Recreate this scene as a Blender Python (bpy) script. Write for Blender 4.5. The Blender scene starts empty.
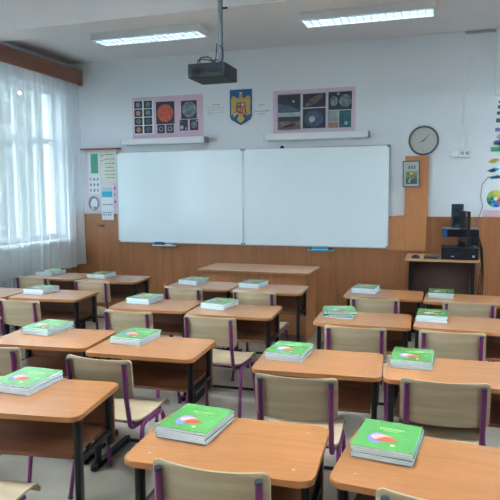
import bpy, bmesh, math, random
from mathutils import Vector, Matrix, Euler
random.seed(7)
C = bpy.context.scene.collection
PI = math.pi
R = math.radians

# ------------------------------------------------------------------ materials
def nt(name):
    m = bpy.data.materials.new(name); m.use_nodes = True
    t = m.node_tree
    return m, t, t.nodes['Principled BSDF'], t.nodes, t.links

def plain(name, col, rough=.5, metal=0., spec=.5, var=.0, scale=20., emit=None, es=1.):
    m, t, b, N, L = nt(name)
    b.inputs['Base Color'].default_value = (*col, 1); b.inputs['Roughness'].default_value = rough
    b.inputs['Metallic'].default_value = metal; b.inputs['Specular IOR Level'].default_value = spec
    if emit:
        b.inputs['Emission Color'].default_value = (*emit, 1); b.inputs['Emission Strength'].default_value = es
    if var > 0:
        tc = N.new('ShaderNodeTexCoord'); nz = N.new('ShaderNodeTexNoise'); nz.inputs['Scale'].default_value = scale
        nz.inputs['Detail'].default_value = 5
        cr = N.new('ShaderNodeValToRGB')
        cr.color_ramp.elements[0].position = .3; cr.color_ramp.elements[1].position = .7
        cr.color_ramp.elements[0].color = (*[c * (1 - var) for c in col], 1)
        cr.color_ramp.elements[1].color = (*[min(1, c * (1 + var)) for c in col], 1)
        L.new(tc.outputs['Object'], nz.inputs['Vector']); L.new(nz.outputs['Fac'], cr.inputs['Fac'])
        L.new(cr.outputs['Color'], b.inputs['Base Color'])
    return m

def wood(name, c1, c2, stretch=(1.5, 18, 18), scale=3., rough=.4, spec=.5, seams=None, bump=.02, coat=0.):
    m, t, b, N, L = nt(name)
    tc = N.new('ShaderNodeTexCoord'); mp = N.new('ShaderNodeMapping'); mp.inputs['Scale'].default_value = stretch
    nz = N.new('ShaderNodeTexNoise'); nz.inputs['Scale'].default_value = scale; nz.inputs['Detail'].default_value = 6
    nz.inputs['Roughness'].default_value = .6; nz.inputs['Distortion'].default_value = .6
    cr = N.new('ShaderNodeValToRGB'); e = cr.color_ramp.elements
    e[0].position = .3; e[1].position = .72; e[0].color = (*c1, 1); e[1].color = (*c2, 1)
    L.new(tc.outputs['Object'], mp.inputs['Vector']); L.new(mp.outputs['Vector'], nz.inputs['Vector'])
    L.new(nz.outputs['Fac'], cr.inputs['Fac'])
    L.new(cr.outputs['Color'], b.inputs['Base Color'])
    b.inputs['Roughness'].default_value = rough; b.inputs['Specular IOR Level'].default_value = spec
    bp = N.new('ShaderNodeBump'); bp.inputs['Strength'].default_value = bump; bp.inputs['Distance'].default_value = .01
    L.new(nz.outputs['Fac'], bp.inputs['Height']); L.new(bp.outputs['Normal'], b.inputs['Normal'])
    if coat: b.inputs['Coat Weight'].default_value = coat; b.inputs['Coat Roughness'].default_value = .22
    return m

M = {}
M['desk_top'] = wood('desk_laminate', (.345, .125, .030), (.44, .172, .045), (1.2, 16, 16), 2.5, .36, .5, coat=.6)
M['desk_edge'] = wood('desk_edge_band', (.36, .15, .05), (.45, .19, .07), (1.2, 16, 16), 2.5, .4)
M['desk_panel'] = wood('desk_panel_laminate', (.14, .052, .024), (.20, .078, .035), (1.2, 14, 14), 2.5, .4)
M['teacher_top'] = wood('teacher_desk_laminate', (.46, .25, .13), (.56, .33, .18), (1.2, 14, 14), 2.5, .33)
M['dado'] = wood('wall_panel_wood', (.31, .115, .042), (.41, .165, .062), (9, 9, .7), 1.8, .42, .45)
M['plank'] = wood('notice_board_wood', (.47, .19, .068), (.55, .235, .088), (8, 8, .8), 2., .42, .4)
M['pelmet'] = wood('pelmet_wood', (.27, .11, .075), (.34, .145, .10), (8, .7, 8), 2., .5, .4)
M['beech'] = wood('beech_ply', (.36, .28, .175), (.46, .365, .245), (1.3, 10, 22), 2.2, .38, .5)
M['wood_floorless'] = wood('dark_rear_wood', (.055, .028, .02), (.08, .04, .026), (2, 2, 8), 2., .5, .4)
M['black'] = plain('black_powdercoat', (.006, .007, .009), .35, spec=.3)
M['purple'] = plain('purple_powdercoat', (.14, .017, .105), .28)
M['cap'] = plain('dark_plastic_cap', (.02, .035, .05), .3)
M['screw'] = plain('zinc_screw', (.6, .6, .6), .3, .6)
M['pages'] = None
M['white_plastic'] = plain('white_plastic', (.75, .77, .78), .4)
M['framepaint'] = plain('old_window_paint', (.42, .45, .47), .5)
M['grey_plastic'] = plain('grey_plastic', (.35, .37, .38), .5)
M['wall'] = plain('painted_wall', (.70, .735, .77), .75, var=.02, scale=1.5)
M['ceil'] = plain('ceiling_paint', (.70, .69, .70), .85, var=.02, scale=1.5)
M['board'] = plain('whiteboard_enamel', (.84, .95, .98), .22, var=.01, scale=2)
M['alu'] = plain('aluminium', (.45, .50, .53), .35, .7)
M['steel'] = plain('painted_steel', (.25, .29, .32), .4, .3)
M['proj'] = plain('projector_shell', (.005, .012, .019), .6, var=.1)
M['pc'] = plain('computer_plastic', (.007, .009, .014), .4, spec=.3)
M['pc2'] = plain('computer_panel', (.03, .04, .055), .25)
M['screen'] = plain('dark_screen', (.02, .025, .03), .08)
M['blue'] = plain('blue_plastic', (.01, .12, .42), .35)
M['cyan'] = plain('cyan_plastic', (.02, .36, .60), .35)
M['pink'] = plain('pink_card', (.66, .47, .58), .7, var=.04, scale=4)
M['palepink'] = plain('pale_pink_card', (.68, .60, .66), .7, var=.04, scale=4)
M['paper'] = plain('white_paper', (.72, .76, .80), .7)
M['cream'] = plain('cream_paper', (.68, .68, .58), .7)
M['ink'] = plain('dark_ink', (.05, .07, .10), .7)
M['greyink'] = plain('grey_ink', (.22, .25, .29), .7)
M['paleink'] = plain('pale_ink', (.50, .54, .55), .7)
M['greencard'] = plain('green_card', (.10, .38, .24), .7)
M['bluecard'] = plain('blue_print', (.03, .42, .62), .6)
M['bluesoft'] = plain('soft_blue_print', (.42, .58, .66), .6)
M['night'] = plain('night_print', (.022, .028, .045), .5)
M['sunred'] = plain('solar_red', (.55, .10, .05), .5, var=.35, scale=30)
M['moon'] = plain('moon_grey', (.18, .22, .24), .5, var=.6, scale=22)
M['earth'] = plain('earth_blue', (.06, .10, .15), .5, var=.6, scale=45)
M['brownp'] = plain('planet_brown', (.42, .22, .14), .5, var=.4, scale=50)
M['neb'] = plain('nebula_brown', (.15, .10, .10), .5, var=.6, scale=14)
M['gal'] = plain('galaxy_violet', (.06, .08, .14), .5, var=.6, scale=14)
M['galcore'] = plain('galaxy_core', (.34, .39, .47), .5, var=.3, scale=30)
M['teal'] = plain('teal_print', (.02, .11, .12), .5, var=.3, scale=20)
M['haze'] = plain('hazy_print', (.30, .35, .36), .5, var=.3, scale=10)
M['hookm'] = plain('dark_hook_metal', (.10, .08, .07), .4, .5)
M['arms_blue'] = plain('shield_blue', (.01, .09, .24), .5)
M['gold'] = plain('heraldic_gold', (.50, .34, .07), .5, var=.12, scale=60)
M['red'] = plain('heraldic_red', (.42, .06, .05), .5)
M['clockrim'] = plain('clock_rim', (.10, .12, .13), .4)
M['clockface'] = plain('clock_face', (.48, .50, .46), .5)
M['frame'] = plain('photo_frame', (.10, .09, .10), .4)
M['framepaper'] = plain('frame_paper', (.42, .48, .47), .5)
M['leafprint'] = plain('leaf_print', (.18, .24, .14), .6, var=.7, scale=40)
M['darkleaf'] = plain('dark_leaf_print', (.06, .11, .10), .6, var=.5, scale=40)
M['glow'] = plain('lamp_tube', (.9, .95, 1), .5, emit=(.80, .92, 1.0), es=2.8)
M['glow_warm'] = plain('lamp_tube_neutral', (.95, .95, .92), .5, emit=(1.0, .92, .82), es=20.)
M['glow_cool'] = plain('lamp_tube_cool', (.95, .95, .92), .5, emit=(.82, .93, 1.0), es=62.)
M['louvre'] = plain('lamp_louvre', (.34, .40, .44), .5)
M['mint'] = None
M['radiator'] = plain('radiator_enamel', (.62, .66, .68), .4)
M['bark'] = plain('bark', (.10, .08, .06), .9, var=.3, scale=15)
M['leaf'] = plain('tree_leaf', (.09, .11, .09), .6, var=.3, scale=3)
M['ground'] = plain('outside_ground', (.17, .18, .17), .9, var=.2, scale=.6)
M['soil_red'] = plain('red_print', (.60, .07, .03), .45)
M['violet'] = plain('violet_print', (.19, .20, .50), .45)
M['skin'] = plain('peach_print', (.66, .42, .30), .45)
M['yellowtxt'] = plain('pale_yellow_print', (.27, .52, .13), .45)
M['darkgreen'] = plain('dark_green_print', (.02, .30, .14), .45)
M['yellow'] = plain('yellow_print', (.65, .50, .10), .5)
M['orange'] = plain('orange_print', (.65, .25, .05), .5)
M['magenta'] = plain('magenta_print', (.45, .05, .28), .5)
M['lime'] = plain('lime_print', (.30, .50, .08), .5)

def mat_pages():
    m, t, b, N, L = nt('book_pages')
    tc = N.new('ShaderNodeTexCoord'); mp = N.new('ShaderNodeMapping'); mp.inputs['Scale'].default_value = (.5, .5, 900)
    nz = N.new('ShaderNodeTexNoise'); nz.inputs['Scale'].default_value = 1.; nz.inputs['Detail'].default_value = 2
    cr = N.new('ShaderNodeValToRGB'); e = cr.color_ramp.elements
    e[0].color = (.66, .76, .88, 1); e[1].color = (.86, .93, .99, 1); e[0].position = .35; e[1].position = .6
    L.new(tc.outputs['Object'], mp.inputs['Vector']); L.new(mp.outputs['Vector'], nz.inputs['Vector'])
    L.new(nz.outputs['Fac'], cr.inputs['Fac']); L.new(cr.outputs['Color'], b.inputs['Base Color'])
    b.inputs['Roughness'].default_value = .6
    return m
M['pages'] = mat_pages()
M['cover'] = plain('green_book_cover', (.085, .32, .065), .27, spec=.6)
M['cover'].node_tree.nodes['Principled BSDF'].inputs['Coat Weight'].default_value = .5; M['cover'].node_tree.nodes['Principled BSDF'].inputs['Coat Roughness'].default_value = .2
M['coverback'] = plain('book_back_cover', (.10, .36, .50), .3)

def mat_floor():
    m, t, b, N, L = nt('worn_linoleum')
    tc = N.new('ShaderNodeTexCoord')
    a = N.new('ShaderNodeTexNoise'); a.inputs['Scale'].default_value = 1.6; a.inputs['Detail'].default_value = 4
    cr = N.new('ShaderNodeValToRGB'); e = cr.color_ramp.elements
    e[0].color = (.28, .245, .19, 1); e[1].color = (.45, .405, .33, 1); e[0].position = .35; e[1].position = .65
    s = N.new('ShaderNodeTexNoise'); s.inputs['Scale'].default_value = 90; s.inputs['Detail'].default_value = 2
    mx = N.new('ShaderNodeMixRGB'); mx.blend_type = 'MULTIPLY'; mx.inputs['Fac'].default_value = .25
    L.new(tc.outputs['Object'], a.inputs['Vector']); L.new(tc.outputs['Object'], s.inputs['Vector'])
    L.new(a.outputs['Fac'], cr.inputs['Fac']); L.new(cr.outputs['Color'], mx.inputs['Color1'])
    L.new(s.outputs['Color'], mx.inputs['Color2']); L.new(mx.outputs['Color'], b.inputs['Base Color'])
    b.inputs['Roughness'].default_value = .32
    return m
M['floor'] = mat_floor()

def mat_curtain():
    m, t, b, N, L = nt('sheer_voile')
    N.remove(b); o = N['Material Output']
    d = N.new('ShaderNodeBsdfDiffuse'); d.inputs['Color'].default_value = (.92, .95, .97, 1)
    tr = N.new('ShaderNodeBsdfTranslucent'); tr.inputs['Color'].default_value = (.80, .87, .90, 1)
    tp = N.new('ShaderNodeBsdfTransparent'); tp.inputs['Color'].default_value = (.95, .97, .98, 1)
    m1 = N.new('ShaderNodeMixShader'); m1.inputs['Fac'].default_value = .12
    m2 = N.new('ShaderNodeMixShader')
    tc = N.new('ShaderNodeTexCoord'); mp = N.new('ShaderNodeMapping'); mp.inputs['Scale'].default_value = (1, 14, .25)
    nz = N.new('ShaderNodeTexNoise'); nz.inputs['Scale'].default_value = 1.; nz.inputs['Detail'].default_value = 3
    mr = N.new('ShaderNodeMapRange'); mr.inputs['To Min'].default_value = .26; mr.inputs['To Max'].default_value = .46
    L.new(tc.outputs['Object'], mp.inputs['Vector']); L.new(mp.outputs['Vector'], nz.inputs['Vector'])
    L.new(nz.outputs['Fac'], mr.inputs['Value']); L.new(mr.outputs['Result'], m2.inputs['Fac'])
    L.new(d.outputs[0], m1.inputs[1]); L.new(tr.outputs[0], m1.inputs[2])
    L.new(m1.outputs[0], m2.inputs[1]); L.new(tp.outputs[0], m2.inputs[2])
    L.new(m2.outputs[0], o.inputs['Surface'])
    return m
M['curtain'] = mat_curtain()

def mat_glass():
    m, t, b, N, L = nt('window_glass')
    N.remove(b); o = N['Material Output']
    g = N.new('ShaderNodeBsdfGlossy'); g.inputs['Roughness'].default_value = .02
    tp = N.new('ShaderNodeBsdfTransparent'); tp.inputs['Color'].default_value = (.93, .96, .96, 1)
    mx = N.new('ShaderNodeMixShader'); mx.inputs['Fac'].default_value = .06
    L.new(tp.outputs[0], mx.inputs[1]); L.new(g.outputs[0], mx.inputs[2]); L.new(mx.outputs[0], o.inputs['Surface'])
    return m
M['glass'] = mat_glass()

# ------------------------------------------------------------------ mesh helpers
def obj(name, bm, mats, parent=None, smooth=False):
    me = bpy.data.meshes.new(name)
    bmesh.ops.recalc_face_normals(bm, faces=bm.faces[:])
    bm.to_mesh(me); bm.free()
    for m in (mats if isinstance(mats, (list, tuple)) else [mats]): me.materials.append(m)
    if smooth:
        for p in me.polygons: p.use_smooth = True
        try: me.set_sharp_from_angle(angle=R(35))
        except Exception: pass
    o = bpy.data.objects.new(name, me); C.objects.link(o)
    if parent: o.parent = parent
    return o

def thing(name, label, cat, loc=(0, 0, 0), rz=0, group=None):
    o = bpy.data.objects.new(name, None); C.objects.link(o); o.empty_display_size = .1
    o.location = loc; o.rotation_euler = (0, 0, rz)
    o['label'] = label; o['category'] = cat
    if group: o['group'] = group
    return o

def tag(o, label, cat, group=None, kind=None):
    o['label'] = label; o['category'] = cat
    if group: o['group'] = group
    if kind: o['kind'] = kind
    return o

def struct(name, bm, m, parent=None):
    o = obj(name, bm, m, parent)
    if parent is None: o['kind'] = 'structure'
    return o

def box(bm, x0, x1, y0, y1, z0, z1, bev=0., mi=0, mat=None):
    vs = [bm.verts.new((x, y, z)) for x in (x0, x1) for y in (y0, y1) for z in (z0, z1)]
    if mat is not None:
        for v in vs: v.co = mat @ v.co
    F = [(0, 1, 3, 2), (4, 6, 7, 5), (0, 4, 5, 1), (2, 3, 7, 6), (0, 2, 6, 4), (1, 5, 7, 3)]
    fs = [bm.faces.new([vs[i] for i in f]) for f in F]
    for f in fs: f.material_index = mi
    if bev > 0:
        es = list({e for f in fs for e in f.edges})
        r = bmesh.ops.bevel(bm, geom=es, offset=bev, segments=2, affect='EDGES', profile=.5)
        for f in r['faces']: f.material_index = mi
    return bm

def BX(*a, **k): return box(bmesh.new(), *a, **k)

def prism(bm, pts, z0, z1, axis='z', mi=0, mi_side=None, bev=0.):
    """extrude 2-D outline; axis z: (x,y)->z ; axis y: (x,z)->y"""
    def P(p, h): return (p[0], p[1], h) if axis == 'z' else (p[0], h, p[1])
    a = [bm.verts.new(P(p, z0)) for p in pts]; b = [bm.verts.new(P(p, z1)) for p in pts]
    f1 = bm.faces.new(a); f2 = bm.faces.new(b); f1.material_index = f2.material_index = mi
    n = len(pts); sides = []
    for i in range(n):
        f = bm.faces.new((a[i], a[(i + 1) % n], b[(i + 1) % n], b[i])); f.material_index = mi if mi_side is None else mi_side
        sides.append(f)
    if bev > 0:
        es = list({e for f in (f1, f2) for e in f.edges})
        bmesh.ops.bevel(bm, geom=es, offset=bev, segments=2, affect='EDGES')
    return bm

def rrect(x0, x1, y0, y1, r, n=6):
    pts = []
    for cx, cy, a0 in ((x1 - r, y0 + r, -90), (x1 - r, y1 - r, 0), (x0 + r, y1 - r, 90), (x0 + r, y0 + r, 180)):
        for i in range(n + 1):
            a = R(a0 + 90 * i / n); pts.append((cx + r * math.cos(a), cy + r * math.sin(a)))
    return pts

def ngon(cx, cy, rx, ry=None, n=24, a0=0):
    ry = ry or rx
    return [(cx + rx * math.cos(a0 + 2 * PI * i / n), cy + ry * math.sin(a0 + 2 * PI * i / n)) for i in range(n)]

def fillet(pts, r, n=5):
    pts = [Vector(p) for p in pts]; out = [pts[0]]
    for i in range(1, len(pts) - 1):
        a, b, c = pts[i - 1], pts[i], pts[i + 1]
        u = (a - b); v = (c - b); lu, lv = u.length, v.length; u.normalize(); v.normalize()
        ang = u.angle(v)
        d = min(r / math.tan(ang / 2), lu * .48, lv * .48)
        p0 = b + u * d; p1 = b + v * d
        for k in range(n + 1):
            t = k / n; out.append(p0 * (1 - t) ** 2 + b * 2 * t * (1 - t) + p1 * t * t)
    out.append(pts[-1]); return out

def tube(bm, pts, rx, ry=None, n=10, up=(0, 0, 1), mi=0):
    ry = ry or rx; pts = [Vector(p) for p in pts]; rings = []
    ref = Vector(up)
    for i, p in enumerate(pts):
        d = (pts[min(i + 1, len(pts) - 1)] - pts[max(i - 1, 0)]).normalized()
        s = d.cross(ref)
        if s.length < .15: s = d.cross(Vector((1, 0, 0)))
        s.normalize(); w = s.cross(d).normalized()
        if rings and (s.dot(ps) < 0): s = -s; w = -w
        ps = s
        rings.append([bm.verts.new(p + s * rx * math.cos(2 * PI * k / n) + w * ry * math.sin(2 * PI * k / n)) for k in range(n)])
    for a, b in zip(rings, rings[1:]):
        for k in range(n):
            f = bm.faces.new((a[k], a[(k + 1) % n], b[(k + 1) % n], b[k])); f.material_index = mi
    for rr in (rings[0], rings[-1]):
        bm.faces.new(rr).material_index = mi
    return bm

def cyl(bm, c, r, h, axis='z', n=20, r2=None, mi=0):
    r2 = r if r2 is None else r2; c = Vector(c)
    ax = {'x': Vector((1, 0, 0)), 'y': Vector((0, 1, 0)), 'z': Vector((0, 0, 1))}[axis]
    u = {'x': Vector((0, 1, 0)), 'y': Vector((1, 0, 0)), 'z': Vector((1, 0, 0))}[axis]; w = ax.cross(u)
    A = [bm.verts.new(c + (u * math.cos(2 * PI * k / n) + w * math.sin(2 * PI * k / n)) * r) for k in range(n)]
    B = [bm.verts.new(c + ax * h + (u * math.cos(2 * PI * k / n) + w * math.sin(2 * PI * k / n)) * r2) for k in range(n)]
    bm.faces.new(A).material_index = mi; bm.faces.new(B).material_index = mi
    for k in range(n): bm.faces.new((A[k], A[(k + 1) % n], B[(k + 1) % n], B[k])).material_index = mi
    return bm

def copy_tree(o, parent=None):
    c = o.copy(); C.objects.link(c); c.parent = parent
    for ch in list(o.children): copy_tree(ch, c)
    return c

# flat graphics on the front wall: outlines in (x,z) at depth y (towards camera = smaller y)
def flat(name, pts, y, m, parent, t=.0006):
    bm = bmesh.new(); prism(bm, pts, y - t, y, 'y'); return obj(name, bm, m, parent)
def rect(x0, x1, z0, z1): return [(x0, z0), (x1, z0), (x1, z1), (x0, z1)]

# ------------------------------------------------------------------ the room
WX, EX, SY, NY, CZ = -4.85, 3.0, -2.6, 7.08, 3.37
struct('floor', BX(WX - .3, EX + .2, SY - .2, NY + .2, -.1, 0), M['floor'])
struct('ceiling', BX(WX - .3, EX + .2, SY - .2, NY + .2, CZ, CZ + .15), M['ceil'])
struct('wall_front', BX(WX - .3, EX + .2, NY, NY + .2, 0, CZ), M['wall'])
struct('wall_back', BX(WX - .3, EX + .2, SY - .2, SY, 0, CZ), M['wall'])
struct('wall_right', BX(EX, EX + .2, SY, NY, 0, CZ), M['wall'])
struct('trim_1', BX(WX, EX, 4.44, 4.74, 3.05, CZ), M['ceil'])          # ceiling beam
struct('trim_2', BX(WX, EX, .9, 1.2, 3.05, CZ), M['ceil'])
# wood panelling of the front wall
bm = bmesh.new(); x = WX
while x < EX - .01:
    x1 = min(x + .925, EX); box(bm, x + .0015, x1 - .0015, NY - .018, NY, .0, 1.325); x = x1
struct('trim_3', bm, M['dado'])
bm = bmesh.new(); box(bm, WX, WX + .018, 6.72, NY - .02, 0, .960)
struct('trim_4', bm, M['dado'])
# left wall with three window openings
wins = [(4.55, 6.85), (1.3, 3.7), (-1.9, .5)]
z0, z1 = 1.0, 2.98
bm = bmesh.new(); ys = [SY] + [v for w in sorted(wins) for v in w] + [NY]
for i in range(0, len(ys), 2): box(bm, WX - .3, WX, ys[i], ys[i + 1], 0, CZ)
for a, b in wins:
    box(bm, WX - .3, WX, a, b, 0, z0); box(bm, WX - .3, WX, a, b, z1, CZ)
struct('wall_left', bm, M['wall'])
for k, (a, b) in enumerate(wins):
    w = bpy.data.objects.new('window_%d' % (k + 1), None); C.objects.link(w); w['kind'] = 'structure'; w.location = (WX, a, z0)
    L_ = b - a; H_ = z1 - z0; X0, X1 = -.16, -.10
    bm = bmesh.new()
    for y0_, y1_ in ((0, .06), (L_ - .06, L_)): box(bm, X0, X1, y0_, y1_, 0, H_)
    box(bm, X0, X1, .06, L_ - .06, 0, .07); box(bm, X0, X1, .06, L_ - .06, H_ - .06, H_)
    box(bm, X0, X1, .06, L_ - .06, 1.26, 1.33)
    n = 6 if k == 0 else 4
    for i in range(1, n):
        yy = L_ * i / n; box(bm, X0 + .005, X1 - .005, yy - .026, yy + .026, .07, H_ - .06)
    obj('window_frame', bm, M['framepaint'], w)
    for i in range(n):
        g = bmesh.new(); ya, yb = L_ * i / n + .04, L_ * (i + 1) / n - .04
        box(g, -.132, -.128, ya, yb, .07, 1.26); box(g, -.132, -.128, ya, yb, 1.33, H_ - .06)
        obj('window_pane', g, M['glass'], w)
    obj('window_sill', BX(-.10, .10, .002, L_ - .002, -.035, 0), M['white_plastic'], w)
    hb = bmesh.new()
    for i in range(1, n): box(hb, -.10, -.08, L_ * i / n - .012, L_ * i / n + .012, .55, .67, .003)
    obj('window_handle', hb, M['grey_plastic'], w)

# radiator under the first window
t = thing('radiator', 'white ribbed radiator under the window behind the sheer curtain', 'radiator', (WX, 4.9, 0))
bm = bmesh.new()
for i in range(18):
    y = i * .082; box(bm, .02, .08, y, y + .06, .12, .80, .012)
obj('radiator_sections', bm, M['radiator'], t, True)
bm = bmesh.new(); tube(bm, [(.05, -.05, .74), (.05, 1.5, .74)], .014); tube(bm, [(.05, -.05, .18), (.05, 1.5, .18)], .014)
tube(bm, [(.05, .31, .0), (.05, .31, .15)], .012); tube(bm, [(.05, 1.21, .0), (.05, 1.21, .15)], .012)
obj('radiator_pipe', bm, M['radiator'], t, True)

# pelmet
t = thing('curtain_pelmet', 'dark reddish-brown wooden pelmet box along the top of the window wall', 'pelmet', (WX, 0, 3.07))
obj('front_board', BX(.19, .212, 3.6, 7.06, 0, .186, .002), M['pelmet'], t)
obj('top_board', BX(0, .19, 3.6, 7.06, .166, .186), M['pelmet'], t)
obj('end_board', BX(0, .19, 7.04, 7.06, 0, .166), M['pelmet'], t)
obj('curtain_rail', BX(.09, .12, 3.6, 7.04, .136, .166), M['white_plastic'], t)

# sheer curtain
def curtain_bm(ya, yb, zt, zb, seed, xo=-4.745):
    rnd = random.Random(seed); bm = bmesh.new(); N = int((yb - ya) * 90); K = 14
    ph = [rnd.uniform(0, 6.28) for _ in range(6)]; rows = []
    for j in range(K + 1):
        v = j / K; row = []
        for i in range(N + 1):
            y = ya + (yb - ya) * i / N
            a = .018 + .022 * v
            x = xo + a * (math.sin(y * 34 + ph[0] + .6 * math.sin(y * 3 + ph[1])) + .45 * math.sin(y * 13 + ph[2] + v * .8)) + .012 * v * math.sin(y * 5 + ph[3])
            yy = y + .012 * math.sin(y * 21 + ph[4] + v * 2)
            z = zt + (zb + .015 * math.sin(y * 9 + ph[5]) * (v > .99) - zt) * v
            row.append(bm.verts.new((x, yy, z)))
        rows.append(row)
    for a, b in zip(rows, rows[1:]):
        for i in range(N): bm.faces.new((a[i], a[i + 1], b[i + 1], b[i]))
    return bm
tag(obj('sheer_curtain', curtain_bm(3.75, 7.035, 3.215, .62, 3, -4.712), M['curtain'], None, True),
    'white sheer voile curtain hanging in folds from the pelmet over the window', 'curtain')

# ------------------------------------------------------------------ ceiling lights
def light_fixture(x0, x1, y0, y1, label, gi, glow='glow'):
    t = thing('ceiling_light', label, 'ceiling light', (x0, y0, CZ), 0, gi)
    L_, W_, H_ = x1 - x0, y1 - y0, .075
    bm = bmesh.new()
    box(bm, 0, L_, 0, W_, -.02, -.0005)
    box(bm, 0, L_, 0, .012, -H_, -.02); box(bm, 0, L_, W_ - .012, W_, -H_, -.02)
    box(bm, 0, .02, .012, W_ - .012, -H_, -.02); box(bm, L_ - .02, L_, .012, W_ - .012, -H_, -.02)
    obj('housing', bm, M['white_plastic'], t)
    for yy in (W_ * .3, W_ * .7):
        bm = bmesh.new(); cyl(bm, (.03, yy, -.034), .012, L_ - .06, 'x', 12); obj('tube', bm, M[glow], t, True)
    bm = bmesh.new(); n = 17
    for i in range(1, n):
        xx = .02 + (L_ - .04) * i / n; box(bm, xx - .0015, xx + .0015, .012, W_ - .012, -H_ + .001, -H_ + .026)
    for q in (.2, .4, .6, .8): box(bm, .02, L_ - .02, W_ * q - .002, W_ * q + .002, -H_ + .001, -H_ + .027)
    obj('louvre', bm, M['louvre'], t)
    return t
light_fixture(-3.70, -2.42, 5.82, 6.11, 'fluorescent ceiling light near the pelmet, left of the projector pole', None)
light_fixture(-1.34, -.06, 5.82, 6.11, 'fluorescent ceiling light right of the projector pole, above the right board', None)
for i, (x0, yy) in enumerate(((-3.70, 2.6), (-1.34, 2.6), (1.0, 2.6), (1.0, 5.82), (-3.70, -.6), (-1.34, -.6), (1.0, -.6))):
    light_fixture(x0, x0 + 1.28, yy, yy + .29, ['fluorescent ceiling light out of view above the pupils, window side', 'fluorescent ceiling light out of view above the middle of the class',
        'fluorescent ceiling light out of view above the right desks', 'fluorescent ceiling light out of view above the computer corner',
        'fluorescent ceiling light behind the camera, window side', 'fluorescent ceiling light behind the camera, middle', 'fluorescent ceiling light behind the camera, right side'][i], None, 'glow_cool' if i < 4 else 'glow_warm')

# ------------------------------------------------------------------ projector
t = thing('projector', 'dark grey projector hanging from the ceiling on a steel pole', 'projector', (-1.61, 4.13, 2.445))
bm = BX(-.143, .143, -.12, .16, -.004, .099, .008); obj('projector_body', bm, M['proj'], t)
bm = bmesh.new()
for i in range(9): box(bm, -.105 + i * .012, -.099 + i * .012, -.122, -.1205, .03, .065)
box(bm, .02, .10, -.1225, -.1205, .03, .05)
obj('vent_grille', bm, M['black'], t)
bm = bmesh.new(); cyl(bm, (-.05, .16, .05), .032, .025, 'y', 20); obj('lens', bm, M['screen'], t, True)
bm = bmesh.new()
box(bm, -.02, .12, -.06, .06, .0965, .105); tube(bm, [(.07, 0, .10), (.07, 0, .19)], .02, n=12)
for sx in (-.015, .115): tube(bm, [(sx, -.05, .1), (.07, 0, .15)], .006)
obj('mount_bracket', bm, M['steel'], t, True)
bm = bmesh.new(); tube(bm, [(.07, 0, .18), (.07, 0, CZ - 2.445 - .012)], .0195, n=16); obj('pole', bm, M['steel'], t, True)
bm = bmesh.new(); box(bm, .01, .13, -.06, .06, CZ - 2.445 - .012, CZ - 2.445 - .001); obj('ceiling_plate', bm, M['steel'], t)
bm = bmesh.new()
tube(bm, fillet([(-.05, -.10, .09), (-.06, -.10, .14), (0, -.07, .15), (.05, -.03, .105), (.10, -.03, .13), (.095, -.02, .20), (.07, -.022, .24)], .03), .0045, n=8)
tube(bm, fillet([(-.08, -.09, .09), (-.075, -.09, .13), (-.02, -.05, .135), (.04, -.026, .12), (.05, -.024, .25)], .03), .004, n=8)
obj('cable', bm, M['black'], t, True)
bm = bmesh.new(); box(bm, .085, .125, -.008, .008, 2.94 - 2.445, 2.952 - 2.445); obj('clip', bm, M['black'], t)

# ------------------------------------------------------------------ whiteboards
def whiteboard(x0, x1, label):
    t = thing('whiteboard', label, 'whiteboard', (x0, NY, .945), 0, None)
    W_, H_ = x1 - x0, 1.213
    obj('panel', BX(.008, W_ - .008, -.040, -.0185, .008, H_ - .008), M['board'], t)
    bm = bmesh.new()
    box(bm, 0, W_, -.046, -.0185, 0, .010, .001); box(bm, 0, W_, -.046, -.0185, H_ - .010, H_, .001)
    box(bm, 0, .010, -.046, -.0185, .010, H_ - .010); box(bm, W_ - .010, W_, -.046, -.0185, .010, H_ - .010)
    obj('frame', bm, M['alu'], t)
    for xx, zz in ((.0, 0), (W_ - .03, 0), (0, H_ - .03), (W_ - .03, H_ - .03)):
        obj('corner_cap', BX(xx, xx + .03, -.049, -.046, zz, zz + .03, .001), M['steel'], t)
    return t
whiteboard(-4.137, -2.343, 'left one of the two whiteboards on the front wall')
whiteboard(-2.341, -.540, 'right one of the two whiteboards on the front wall')
t = thing('board_clip', 'small black clip on the top edge of the right whiteboard', 'clip', (-1.83, NY - .047, 2.158))
obj('jaw', BX(-.025, .025, -.008, -.0005, -.012, .014, .001), M['black'], t)
obj('lever', BX(-.012, .012, -.014, -.008, .0, .022, .001), M['black'], t)
def board_tray(x, w, z, colb, label, mk):
    t = thing('marker_tray', label, 'marker tray', (x, NY - .019, z))
    bm = bmesh.new(); box(bm, 0, w, -.075, 0, -.006, 0); box(bm, 0, w, -.078, -.075, -.006, .010); box(bm, 0, .004, -.075, 0, 0, .012); box(bm, w - .004, w, -.075, 0, 0, .012)
    obj('tray', bm, M['cyan'] if mk else M['white_plastic'], t)
    return t
board_tray(-3.60, .33, .917, 'blue', 'small marker tray under the left whiteboard', False)
board_tray(-1.50, .31, .905, 'cyan', 'small blue marker tray under the right whiteboard', True)
t = thing('board_eraser', 'blue board eraser on the tray under the left whiteboard', 'eraser', (-3.58, NY - .085, .9175))
obj('handle', BX(0, .13, 0, .045, .018, .045, .006), M['blue'], t); obj('felt', BX(.002, .128, .002, .043, 0, .018), M['ink'], t)
t = thing('board_eraser', 'pale blue board eraser on the tray under the right whiteboard', 'eraser', (-1.45, NY - .085, .9055))
obj('handle', BX(0, .19, 0, .045, .015, .034, .006), M['cyan'], t); obj('felt', BX(.002, .188, .002, .043, 0, .015), M['paper'], t)
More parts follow.
